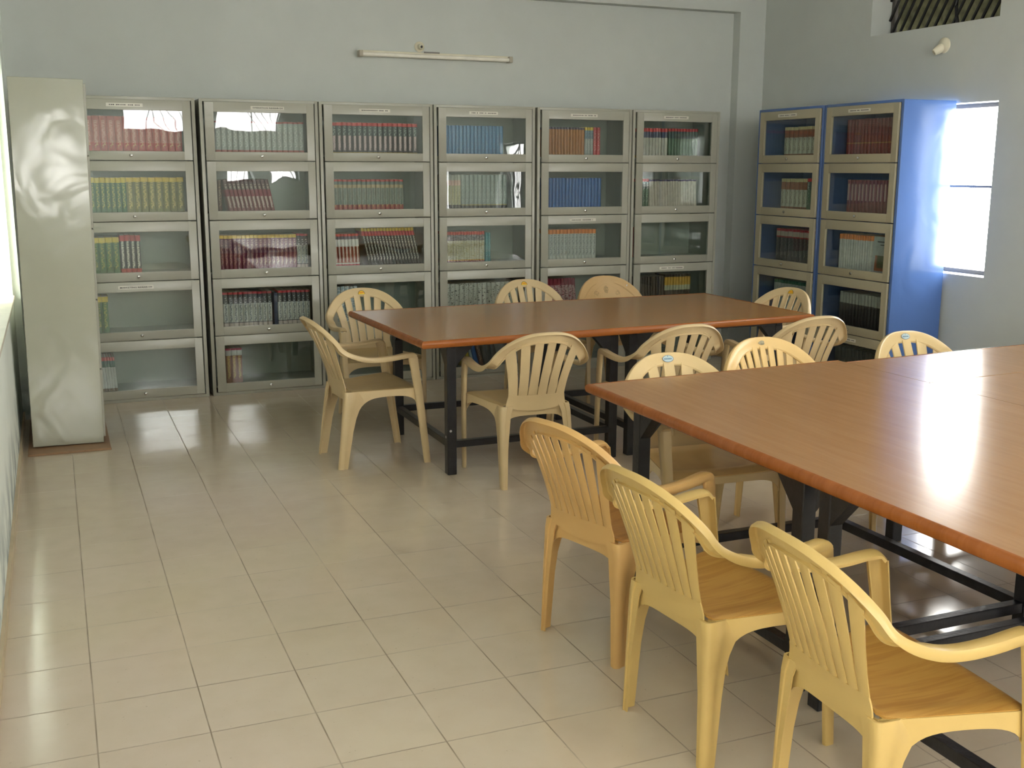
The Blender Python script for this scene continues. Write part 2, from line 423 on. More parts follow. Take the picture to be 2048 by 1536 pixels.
# sheet added outside the ventilator, placed to keep its grille dark
mb = MB()
G = [[(RX+0.25+0.05*j/3+0.012*math.sin(i*1.6), 4.8+3.4*i/90, 3.35-1.05*j/3) for j in range(4)] for i in range(91)]
mb.plate(G, 0.006); mb.build('vent_shade_sheet', mat('weathered_sheet', (116, 114, 84), 0.9, 0, 0.3, 14))
tag(bpy.data.objects['vent_shade_sheet'], 'weathered sheet added behind the high vent, shading its slanted grille', 'vent_shade_sheet')
o = bpy.data.objects['vent_shade_sheet']; mb = MB(); mb.bar((RX+0.222, 4.82, 3.34), (RX+0.25, 4.82, 3.34), 0.03, 0.03); mb.build('bracket', M_grille, o); mb = MB(); mb.bar((RX+0.222, 8.18, 3.34), (RX+0.25, 8.18, 3.34), 0.03, 0.03); mb.build('bracket', M_grille, o)

# ------------------------------------------------------------------ bookcases
DOORS = [(1.612, 1.996), (1.217, 1.606), (0.821, 1.210), (0.424, 0.814), (0.026, 0.418)]
def font_mesh(txt, width, height):
    cu = bpy.data.curves.new('text', 'FONT'); cu.body = txt; cu.size = 0.02; cu.align_x = 'CENTER'; cu.align_y = 'CENTER'; cu.resolution_u = 1; cu.offset = 0.0004
    ob = bpy.data.objects.new('text', cu); C.objects.link(ob); bpy.context.view_layer.update()
    me = ob.to_mesh(); vs = [v.co.copy() for v in me.vertices]; fs = [tuple(p.vertices) for p in me.polygons]
    ob.to_mesh_clear(); bpy.data.objects.remove(ob); bpy.data.curves.remove(cu)
    xs = [v.x for v in vs]; ys = [v.y for v in vs]; sx = width/(max(xs)-min(xs)); sy = height/(max(ys)-min(ys)); cx = (max(xs)+min(xs))/2; cy = (max(ys)+min(ys))/2
    return [((v.x-cx)*sx, 0, (v.y-cy)*sy) for v in vs], fs
def make_bookcase(W, D, labels, body_m, inner_m, door_m, label, seat_frames, H=2.015, z_off=0, bare_front=False, bag=False):
    """local frame: x 0..W along the front, front face at y=0 facing -y, depth +y"""
    root = empty('glass_door_bookcase')
    b = MB(); t = 0.022
    b.box(0, t, 0.0, D, 0, H); b.box(W-t, W, 0.0, D, 0, H)
    b.box(t, W-t, 0, D, H-0.018, H); b.box(t, W-t, 0.0, D, 0, 0.022); b.box(t, W-t, D-0.006, D, 0.022, H-0.018)
    b.build('body', [body_m], root, bevel=0.002)
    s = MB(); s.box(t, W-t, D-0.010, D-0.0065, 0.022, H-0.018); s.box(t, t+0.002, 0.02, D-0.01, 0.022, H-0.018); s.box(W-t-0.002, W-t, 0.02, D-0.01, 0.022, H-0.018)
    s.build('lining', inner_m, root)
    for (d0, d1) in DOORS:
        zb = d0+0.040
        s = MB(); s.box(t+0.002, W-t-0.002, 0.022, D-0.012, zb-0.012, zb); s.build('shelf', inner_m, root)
    dx0, dx1 = 0.032, W-0.030
    for r, (d0, d1) in enumerate(DOORS):
        gz0, gz1 = d0+0.058, d1-0.065; gx0, gx1 = dx0+0.058, dx1-0.052
        m = MB(); y0, y1 = -0.012, 0.006
        m.box(dx0, gx0, y0, y1, d0, d1); m.box(gx1, dx1, y0, y1, d0, d1); m.box(gx0, gx1, y0, y1, d0, gz0); m.box(gx0, gx1, y0, y1, gz1, d1)
        dr = m.build('door', door_m, root, bevel=0.002)
        g = MB(); G = [[(gx0-0.004+(gx1-gx0+0.008)*i/8, 0.0, gz0-0.004+(gz1-gz0+0.008)*j/4) for j in range(5)] for i in range(9)]
        g.plate(G, 0.003); g.build('glass_pane', M_glass, dr)
        k = MB(); kx = (dx0+dx1)/2; kz = d0+0.03
        k.lathe([(0.009, 0), (0.011, 0.004), (0.010, 0.009), (0.004, 0.012)], Matrix.Translation((kx, -0.012, kz)) @ Matrix.Rotation(pi/2, 4, 'X'), 14)
        k.build('lock', M_chrome, dr)
        if r in labels:
            txt = labels[r]; lw, lh = 0.225, 0.022; lx = kx+labels.get('dx', -0.02); lz = d1-0.034
            L = MB(); L.box(lx-lw/2, lx+lw/2, -0.0135, -0.0119, lz-lh/2, lz+lh/2, 0)
            if txt:
                v, f = font_mesh(txt, lw*0.9, lh*0.5); L.add([(x+lx, -0.0139, z+lz) for x, y, z in v], f, 1)
            else:
                x = lx-lw*0.42; rnd = random.Random(int(W*1e4)+r)
                while x < lx+lw*0.42:
                    ww = rnd.uniform(0.003, 0.007); L.box(x, x+ww, -0.0141, -0.0134, lz-0.0035, lz+0.0035, 1); x += ww+(0.012 if rnd.random() < 0.12 else 0.0035)
            L.build('label_strip', [M_paper, M_ink], dr, bevel=0)
    tag(root, label, 'bookcase', seat_frames)
    return root
G1 = 'grey glass-door bookcases along the back wall'
GREY = [(0.082, 0.927, {0: '', 3: 'MARKETING RESEARCH'}), (0.954, 1.750, {0: 'OPERATION RESEARCH', 'dx': 0.05}), (1.757, 2.586, {0: ''}), (2.594, 3.393, {0: ''}), (3.412, 4.216, {0: '', 2: ''}), (4.224, 5.018, {0: '', 3: ''})]
GNAME = ['first', 'second', 'third', 'fourth', 'fifth', 'sixth']
GY = 7.701
glabels = ['grey bookcase leftmost in the back row, partly hidden by the side-on one',
 'grey bookcase with OPERATION RESEARCH strip, second in the back row',
 'grey bookcase third in the back row, behind the left end of the far table',
 'grey bookcase fourth in the back row, blue books on its top shelf',
 'grey bookcase fifth in the back row, orange books on its top shelf',
 'grey bookcase rightmost in the back row, next to the corner column']
for (x0, x1, lb), lab in zip(GREY, glabels):
    r = make_bookcase(x1-x0, 0.385, lb, M_grey, M_inner, M_grey, lab, G1); r.location = (x0, GY, 0)
# blue ones against the right wall, fronts facing -x ; image-left = far end
BX = 5.155
G2 = 'blue glass-door bookcases against the right wall'
r = make_bookcase(0.79, 0.44, {0: ''}, M_blue, M_blue_in, M_tan, 'blue bookcase with tan doors in the room corner, the farther of two', G2)
r.location = (BX, 7.365, 0); r.rotation_euler = (0, 0, -pi/2)
r = make_bookcase(0.795, 0.44, {0: '', 4: ''}, M_blue, M_blue_in, M_tan, 'blue bookcase with tan doors beside the bright window, the nearer of two', G2)
r.location = (BX, 6.565, 0); r.rotation_euler = (0, 0, -pi/2)
# grey one on the left, side panel towards us, front facing +x
LC = make_bookcase(0.80, 0.375, {}, M_grey_side, M_inner, M_grey, 'tall grey bookcase at left, seen from its plain glossy side, against the left wall', 'side-on bookcase')
LC.matrix_world = Matrix.Translation((0.186, 6.535, 0.0165)) @ Matrix.Rotation(0.011, 4, 'Y') @ Matrix.Rotation(pi/2, 4, 'Z')
mb = MB(); mb.box(-0.215, 0.218, 6.40, 7.38, 0, 0.012); mb.build('plinth_tile', mat('brown_plinth', (150, 118, 88), 0.5), bevel=0.002)
tag(bpy.data.objects['plinth_tile'], 'thin brown base board under the side-on grey bookcase', 'base board')
mb = MB(); mb.box(0.954, 5.018, 7.712, 8.09, 0.0, 0.0)

# ------------------------------------------------------------------ books
SP = {}
def spine(name, c, ink=None, dens=0.5):
    if name in SP: return SP[name]
    t = NT('book_'+name); c = lin(c)
    f = t.ramp(t.noise(30, 3), 0.3, 0.7); a = t.mix(f, tuple(x*0.85 for x in c[:3])+(1,), tuple(min(1, x*1.08) for x in c[:3])+(1,))
    if ink:
        tc = t.n('ShaderNodeTexCoord'); sp = t.n('ShaderNodeSeparateXYZ'); t.l(tc.outputs['Generated'], sp.inputs[0])
        cen = t.ramp(t.math('ABSOLUTE', t.math('SUBTRACT', sp.outputs[0], 0.5)), 0.26, 0.18)
        vz = t.math('MULTIPLY', t.ramp(sp.outputs[2], 0.14, 0.18), t.ramp(sp.outputs[2], 0.9, 0.86))
        nn = t.ramp(t.noise(1, 2, sc3=(60, 1, 150)), 0.62-dens*0.3, 0.68-dens*0.3)
        k = t.math('MULTIPLY', t.math('MULTIPLY', cen, vz), nn)
        a = t.mix(t.math('MULTIPLY', k, 0.85), a, lin(ink))
    t.l(a, t.b.inputs['Base Color']); t.b.inputs['Roughness'].default_value = 0.4
    SP[name] = t.m; return t.m
PAGES = spine('pages', (206, 198, 176))
STY = {  # bands from bottom to top: (top fraction, material)
 'red_mottled': ('red book with pale mottled spine', [(0.3, spine('redb', (176, 52, 48), (205, 160, 110), .4)), (1, spine('redm', (176, 86, 78), (206, 150, 138), .7))]),
 'green_y': ('green book with yellow top band', [(0.86, spine('green', (50, 94, 44), (150, 150, 60), .5)), (1, spine('yel', (214, 186, 50)))]),
 'olive_y': ('olive book with yellow top band', [(0.88, spine('olive', (112, 108, 52), (176, 156, 80), .6)), (1, spine('yel2', (206, 172, 50)))]),
 'plain_red': ('red book', [(1, spine('red', (180, 40, 44), (220, 180, 170), .3))]),
 'black_mix': ('black and red book with white lettering', [(0.15, spine('redd', (170, 50, 50))), (0.85, spine('blk', (44, 40, 44), (214, 204, 190), .7)), (1, spine('redt', (176, 44, 48)))]),
 'white_thin': ('thin white book with green and red top', [(0.12, spine('brn', (120, 96, 70))), (0.72, spine('wht', (206, 206, 200), (190, 130, 130), .3)), (0.9, spine('dgr', (36, 84, 66))), (1, spine('rdt', (190, 60, 50)))]),
 'grey_red': ('grey book with red end bands', [(0.06, spine('gry0', (150, 150, 146))), (0.14, spine('rb', (170, 90, 84))), (0.95, spine('gry', (164, 166, 160), (200, 200, 196), .4)), (1, spine('rt', (166, 80, 76)))]),
 'brown': ('brown book', [(1, spine('brown', (96, 66, 52), (170, 140, 110), .4))]),
 'maroon_pr': ('maroon book with pale spine print', [(0.5, spine('mar1', (132, 74, 76), (196, 168, 160), .8)), (0.7, spine('mar2', (128, 34, 50))), (1, spine('mar3', (92, 56, 60), (176, 150, 140), .5))]),
 'maroon_y': ('maroon book with yellow top band', [(0.5, spine('mar4', (116, 40, 66), (170, 120, 110), .6)), (0.91, spine('mar5', (122, 74, 96), (176, 140, 130), .5)), (1, spine('yel3', (226, 186, 76)))]),
 'white_black_red': ('white book with black band and red top', [(0.14, spine('pk', (206, 190, 184), (190, 60, 60), .9)), (0.16, spine('ln', (70, 70, 80))), (0.68, spine('wht2', (206, 206, 200), (90, 96, 110), .6)), (0.94, spine('blk2', (52, 56, 62), (190, 190, 190), .3)), (1, spine('rdt2', (188, 52, 66)))]),
 'brown_white': ('brown and red book with white top label', [(0.8, spine('brnr', (140, 92, 66), (200, 170, 90), .7)), (0.95, spine('wht3', (204, 200, 196))), (1, spine('rdt3', (180, 48, 80)))]),
 'black_red_top': ('black book with red top and yellow foot', [(0.1, spine('yf', (182, 152, 70))), (0.6, spine('blk3', (60, 48, 52), (206, 176, 176), .9)), (0.9, spine('blk4', (48, 52, 54), (150, 160, 150), .4)), (1, spine('rdt4', (196, 44, 42)))]),
 'beige_red': ('beige printed book with red ends', [(0.22, spine('rdb5', (150, 56, 44), (214, 176, 90), .5)), (0.74, spine('bge', (150, 152, 138), (60, 72, 64), .8)), (0.84, spine('bge2', (178, 156, 120))), (0.94, spine('gre', (104, 110, 104))), (1, spine('rdt5', (186, 56, 46)))]),
 'red_white': ('red book with white middle band', [(0.1, spine('rd6', (182, 52, 66))), (0.14, spine('wt6', (210, 200, 190))), (0.62, spine('rd7', (160, 74, 56), (216, 200, 190), .9)), (0.84, spine('wt7', (210, 208, 204))), (0.93, spine('nv7', (70, 56, 80))), (1, spine('rdt7', (190, 46, 40)))]),
 'black_yr': ('black book with yellow and red top', [(0.8, spine('blk8', (44, 46, 44), (190, 190, 180), .6)), (0.92, spine('rd8', (190, 50, 52))), (1, spine('yl8', (216, 178, 56)))]),
 'pale_blue': ('pale blue and white book', [(1, spine('pbl', (150, 170, 178), (220, 220, 220), .5))]),
 'blue': ('blue book', [(1, spine('blu', (52, 112, 158), (84, 140, 180), .3))]),
 'deep_blue': ('deep blue book', [(1, spine('dblu', (38, 92, 160), (70, 120, 176), .3))]),
 'grey_dark_foot': ('grey-green book with dark foot', [(0.14, spine('dk9', (48, 42, 44))), (0.17, spine('yl9', (150, 140, 90))), (1, spine('gg9', (146, 156, 150), (120, 128, 122), .4))]),
 'cream_mixed': ('cream and yellow printed book', [(0.16, spine('dk10', (60, 50, 46))), (0.7, spine('cr10', (196, 190, 160), (150, 140, 90), .7)), (0.85, spine('pk10', (210, 176, 160))), (1, spine('gr10', (176, 176, 164)))]),
 'white_red_top': ('white book with dark band and red top', [(0.1, spine('rd11', (124, 40, 58), (180, 140, 140), .5)), (0.13, spine('or11', (200, 150, 60))), (0.72, spine('wt11', (204, 200, 180), (180, 170, 130), .3)), (0.9, spine('dk11', (84, 72, 76), (150, 140, 140), .5)), (1, spine('rdt11', (200, 66, 46)))]),
 'teal': ('teal book', [(1, spine('teal', (60, 130, 138), (120, 170, 176), .4))]),
 'black_white_pr': ('black book with white streaked lettering', [(1, spine('blk12', (50, 46, 46), (206, 206, 196), .9))]),
 'orange_brown': ('orange-brown book with dark top', [(0.93, spine('ob', (168, 104, 38), (206, 150, 80), .4)), (1, spine('obt', (64, 50, 70), (200, 190, 190), .6))]),
 'grey_ytop': ('grey book with yellow top', [(0.62, spine('g13', (160, 162, 156), (190, 190, 186), .4)), (0.9, spine('b13', (120, 140, 150), (60, 70, 90), .5)), (1, spine('y13', (214, 180, 50)))]),
 'white_orange': ('white book with orange top band', [(0.86, spine('w14', (192, 194, 188), (110, 112, 112), .6)), (1, spine('o14', (222, 128, 48)))]),
 'crimson': ('crimson book with pale lettering', [(0.8, spine('c15', (134, 32, 56), (206, 170, 170), .7)), (1, spine('c15b', (140, 36, 60)))]),
 'navy_white': ('white book with navy and red top, yellow foot', [(0.08, spine('y16', (206, 170, 44))), (0.68, spine('w16', (184, 180, 168), (50, 48, 60), .7)), (0.88, spine('n16', (50, 56, 88))), (1, spine('r16', (196, 48, 48)))]),
 'green_rtop': ('dark green book with red top', [(0.66, spine('g17', (76, 104, 78), (150, 160, 140), .4)), (0.9, spine('k17', (50, 70, 66), (190, 190, 180), .6)), (1, spine('r17', (190, 44, 44)))]),
 'white_leaning': ('white book with faint red spine print', [(0.94, spine('w18', (196, 186, 172), (190, 150, 140), .6)), (1, spine('v18', (70, 60, 100)))]),
 'dark_brown': ('dark brown book', [(1, spine('d19', (58, 46, 32), (96, 84, 50), .4))]),
 'dark_yellow': ('dark book with yellow spine label', [(0.5, spine('d20', (56, 44, 30))), (0.66, spine('w20', (170, 170, 140), (60, 60, 50), .5)), (0.92, spine('y20', (190, 148, 50))), (1, spine('d20b', (54, 42, 30)))]),
 'cream_brown': ('cream-edged brown and white book', [(0.12, spine('b21', (130, 84, 56))), (0.66, spine('w21', (176, 176, 158), (120, 110, 90), .5)), (0.9, spine('b22', (140, 84, 56))), (1, spine('c21', (202, 188, 140)))]),
 'dark_white_top': ('dark book with white and red top', [(0.74, spine('k23', (42, 40, 44), (110, 106, 100), .5)), (0.78, spine('r23', (150, 44, 48))), (0.93, spine('w23', (180, 164, 150))), (1, spine('r23b', (170, 40, 56)))]),
 'white_green': ('white book with green top', [(0.9, spine('w24', (166, 172, 168), (90, 100, 96), .6)), (1, spine('g24', (44, 96, 76)))]),
 'dark_red': ('dark red book', [(0.35, spine('r25', (112, 34, 38), (150, 70, 60), .3)), (0.38, spine('y25', (150, 110, 60))), (1, spine('r25b', (110, 38, 38), (150, 80, 60), .3))]),
 'red_striped': ('dark red book with pale stripe', [(0.4, spine('r26', (112, 48, 46))), (0.94, spine('w26', (120, 52, 50), (200, 176, 160), 1.2)), (1, spine('r26b', (130, 60, 50)))]),
 'black_wtop': ('black book with white top', [(0.68, spine('k27', (44, 38, 40), (66, 60, 56), .4)), (1, spine('w27', (150, 154, 148), (176, 178, 170), .5))]),
 'dark_mix': ('dark printed book', [(1, spine('k28', (50, 56, 60), (130, 136, 120), .8))]),
 'yellow': ('yellow book', [(1, spine('y29', (160, 146, 44), (190, 180, 110), .4))]),
 'orange': ('orange and black book', [(0.3, spine('k30', (44, 36, 36), (190, 180, 170), .4)), (1, spine('o30', (176, 90, 50)))]),
}
# runs: bookcase, shelf row, [(style, from, to, count, height fraction, lean degrees)], visibility share
H_ = 0.305   # clear height between a shelf board and the top of the glass
RUNS = [
 ('g1', 0, [('red_mottled', 0.02, 0.995, 14, .79, 0)], 1), ('g1', 1, [('plain_red', 0.02, 0.10, 1, .79, 0), ('green_y', .10, .44, 7, .80, 0), ('olive_y', .44, .985, 8, .80, 0)], 1),
 ('g1', 2, [('green_y', .02, .34, 5, .82, 0), ('black_mix', .345, .54, 4, .86, 0)], 1), ('g1', 3, [('green_y', .02, .20, 3, .84, 0)], 1), ('g1', 4, [('white_thin', .02, .24, 9, .80, -3)], 1),
 ('g2', 0, [('grey_red', .02, .985, 16, .73, 0)], 1), ('g2', 1, [('brown', .02, .06, 1, .74, 0), ('maroon_pr', .14, .64, 11, .76, -11)], 1),
 ('g2', 2, [('maroon_y', .01, .86, 18, .81, 0), ('white_black_red', .865, .99, 3, .82, 0)], 1),
 ('g2', 3, [('white_black_red', .02, .56, 10, .82, 0), ('white_black_red', .625, .995, 7, .82, 0)], 1), ('g2', 4, [('brown_white', .02, .2, 3, .84, 0)], 1),
 ('g3', 0, [('black_red_top', .01, .97, 17, .75, 0)], 1), ('g3', 1, [('beige_red', .01, .80, 15, .75, 0)], 1),
 ('g3', 2, [('red_white', .01, .29, 7, .79, -2), ('black_yr', .39, .995, 17, .93, -12)], 1), ('g3', 3, [('pale_blue', .01, .25, 5, .86, 0)], .3),
 ('g4', 0, [('blue', .01, .75, 16, .73, 0)], 1), ('g4', 1, [('cream_mixed', .01, .21, 5, .86, 0), ('grey_dark_foot', .215, .80, 11, .86, 0)], 1),
 ('g4', 2, [('white_red_top', .01, .51, 15, .79, 0), ('teal', .52, .59, 2, .76, 0)], 1), ('g4', 3, [('black_white_pr', .01, .95, 16, .82, 0)], .4),
 ('g4', 4, [('orange', .10, .16, 1, .62, -12), ('yellow', .24, .34, 2, .80, -14), ('pale_blue', .345, .38, 1, .78, -14), ('deep_blue', .385, .44, 1, .78, -14), ('brown', .445, .5, 1, .76, -14), ('dark_mix', .51, .7, 3, .74, -14)], .5),
 ('g5', 0, [('orange_brown', .01, .52, 13, .73, 0), ('grey_ytop', .525, .64, 3, .74, 0), ('plain_red', .645, .735, 2, .74, 0)], 1), ('g5', 1, [('deep_blue', .01, .76, 17, .78, 0)], 1),
 ('g5', 2, [('white_orange', .01, .70, 14, .79, 0)], 1), ('g5', 3, [('crimson', .01, .45, 9, .85, -5)], .5),
 ('g6', 0, [('navy_white', .01, .41, 9, .75, 0), ('green_rtop', .42, .86, 10, .75, 0)], 1), ('g6', 1, [('green_rtop', .01, .15, 3, .76, 0), ('white_leaning', .17, .87, 18, .74, -3)], 1),
 ('g6', 2, [('plain_red', .01, .06, 1, .80, 0)], 1), ('g6', 3, [('dark_brown', .01, .42, 10, .80, 0), ('dark_yellow', .43, .82, 9, .84, 0)], .5),
 ('b1', 0, [('cream_brown', .28, .99, 8, .74, 0)], 1), ('b1', 1, [('cream_brown', .27, .78, 6, .78, 0), ('green_rtop', .785, .99, 3, .8, 0)], 1),
 ('b1', 2, [('dark_white_top', .22, .99, 10, .84, 0)], 1), ('b1', 3, [('white_green', .22, .99, 11, .86, 0)], .5),
 ('b2', 0, [('dark_red', .16, .99, 15, .84, 0)], 1), ('b2', 1, [('red_striped', .22, .99, 13, .78, 0)], 1), ('b2', 2, [('white_orange', .14, .69, 14, .84, 0)], 1),
 ('b2', 3, [('black_wtop', .2, .99, 15, .80, 0)], 1), ('b2', 4, [('dark_mix', .2, .9, 12, .80, -5)], .3),
]
ORD = ['', 'first', 'second', 'third', 'fourth', 'fifth', 'sixth', 'seventh', 'eighth', 'ninth', 'tenth', 'eleventh', 'twelfth', 'thirteenth', 'fourteenth', 'fifteenth', 'sixteenth', 'seventeenth', 'eighteenth', 'nineteenth']
ROWN = ['top', 'second', 'third', 'fourth', 'bottom']
CASE = {('g%d' % (i+1)): (x0, x1-x0, 'n', '%s back-row bookcase' % GNAME[i]) for i, (x0, x1, _) in enumerate(GREY)}
CASE['b1'] = (7.365, 0.79, 'e', 'farther blue bookcase'); CASE['b2'] = (6.565, 0.795, 'e', 'nearer blue bookcase')
def book_mesh(style, t, h, d):
    """spine centred on x, faces -y at y=0, foot at z=0"""
    bands = STY[style][1]; mats = [PAGES]; mb = MB(); z0 = 0; hw = t/2
    prof = [(-hw, d), (-hw, 0.006), (-hw*0.7, 0.0015), (0, 0), (hw*0.7, 0.0015), (hw, 0.006), (hw, d)]
    for frac, m in bands:
        mats.append(m); z1 = h*frac; mi = len(mats)-1
        for (a, b) in zip(prof, prof[1:]):
            mb.add([(a[0], a[1], z0), (b[0], b[1], z0), (b[0], b[1], z1), (a[0], a[1], z1)], [(0, 1, 2, 3)], mi)
        z0 = z1
    n = len(mats)-1
    mb.add([(x, y, h) for x, y in prof], [tuple(range(len(prof)))], n); mb.add([(x, y, 0) for x, y in prof], [tuple(range(len(prof)-1, -1, -1))], 1)
    mb.box(-hw+0.002, hw-0.002, 0.012, d+0.002, h-0.0005, h+0.0005, 0)
    mb.add([(-hw, d, 0), (hw, d, 0), (hw, d, h), (-hw, d, h)], [(0, 1, 2, 3)], 0)
    return mb, mats
plan = []
for case, row, runs, vis in RUNS:
    base, W, o_, nm = CASE[case]; gx0 = 0.032+0.058; gx1 = W-0.030-0.052; gw = gx1-gx0; zb = DOORS[row][0]+0.040+0.0005
    k = 0
    for (sty, f0, f1, n, hf, lean) in runs:
        t = gw*(f1-f0)/n; h = H_*hf; a = math.radians(lean); tt = t*math.cos(a)*0.965; books = []
        for i in range(n):
            k += 1
            u = gx0+gw*f0+t*(i+0.5)
            books.append((k, u, tt))
        P = (base+gx0+gw*(f0+f1)/2, GY, zb) if o_ == 'n' else (BX, base-gx0-gw*(f0+f1)/2, zb)
        d = Vector(P)-CAM; ca = abs(d.y if o_ == 'n' else d.x)/d.length
        plan.append(dict(case=case, row=row, sty=sty, h=h, a=a, books=books, zb=zb, o=o_, base=base, nm=nm, area=h*t*ca/d.length_squared*vis, n=n, first=books[0][0]))
plan.sort(key=lambda p: -p['area'])
tot = 0
for p in plan:
    p['one'] = tot+p['n'] <= 298
    if p['one']: tot += p['n']
rest = MB(); restm = []
for p in plan:
    for j, (k, u, tt) in enumerate(p['books']):
        hv = p['h']*(1-0.012*random.random()); dep = 0.17
        # leaning books pivot on the foot corner they stand on
        a = p['a']; lift = abs(math.sin(a))*tt/2
        M = Matrix.Translation((u, 0.045+0.004*random.random(), p['zb']+lift)) @ Matrix.Rotation(a, 4, 'Y')
        R = (Matrix.Translation((p['base'], GY, 0)) if p['o'] == 'n' else Matrix.Translation((BX, p['base'], 0)) @ Matrix.Rotation(-pi/2, 4, 'Z'))
        if p['one']:
            if j == 0:
                mb, mats = book_mesh(p['sty'], tt, p['h'], dep); ob = mb.build('book', mats, smooth=50); me = ob.data; src = ob
            else: ob = src.copy(); C.objects.link(ob)
            ob.matrix_world = R @ M @ Matrix.Diagonal((1, 1, hv/p['h'], 1))
            desc = STY[p['sty']][0]
            where = '%s %s' % (ROWN[p['row']], 'shelf')
            lab = '%s, %s from left, %s, %s' % (desc, ORD[k] if k < 20 else 'number %d' % k, where, p['nm'])
            if len(p['books'])+p['first'] > 20 and k >= 20:
                lab = '%s, %s from right, %s, %s' % (desc, ORD[p['books'][-1][0]-k+1], where, p['nm'])
            tag(ob, lab, 'book', '%ss on the %s, %s' % (desc.replace(' book', ' book'), where, p['nm']))
        else:
            mb, mats = book_mesh(p['sty'], tt, hv, dep)
            idx = []
            for m in mats:
                if m not in restm: restm.append(m)
                idx.append(restm.index(m))
            b = len(rest.v); T = R @ M; rest.v += [tuple(T @ Vector(v)) for v in mb.v]; rest.f += [tuple(b+i for i in f) for f in mb.f]; rest.mi += [idx[i] for i in mb.mi]
o = rest.build('shelved_books', restm, smooth=50)
tag(o, 'remaining small and half-hidden books in rows behind the bookcase glass', 'books', kind='stuff')
# one volume shown face-out
fb = MB(); fb.box(-0.088, 0.088, 0, 0.02, 0, 0.255, 0); fb.box(-0.06, 0.075, -0.0012, 0.0001, 0.02, 0.125, 1); fb.box(-0.05, 0.06, -0.0012, 0.0001, 0.215, 0.222, 2); fb.box(-0.02, 0.07, -0.0012, 0.0001, 0.195, 0.20, 2)
o = fb.build('book', [spine('cov', (170, 178, 176)), spine('pic', (150, 92, 60), (60, 90, 60), 1.0), M_ink], bevel=0)
o.matrix_world = Matrix.Translation((BX, 6.565, 0)) @ Matrix.Rotation(-pi/2, 4, 'Z') @ Matrix.Translation((0.09+0.62*0.845, 0.05, DOORS[2][0]+0.041)) @ Matrix.Rotation(-0.05, 4, 'X')
tag(o, 'white-covered book with orange picture standing face-out on third shelf, nearer blue bookcase', 'book')
o = MB(); o.box(-0.012, 0.012, 0, 0.16, 0, 0.235); o = o.build('bookend', mat('dark_blue_bookend', (44, 58, 88), 0.4), bevel=0.001)
o.location = (0.954+0.09+0.634*0.593, GY+0.05, DOORS[3][0]+0.041)
tag(o, 'dark blue upright divider between white books, fourth shelf, second back-row bookcase', 'bookend')

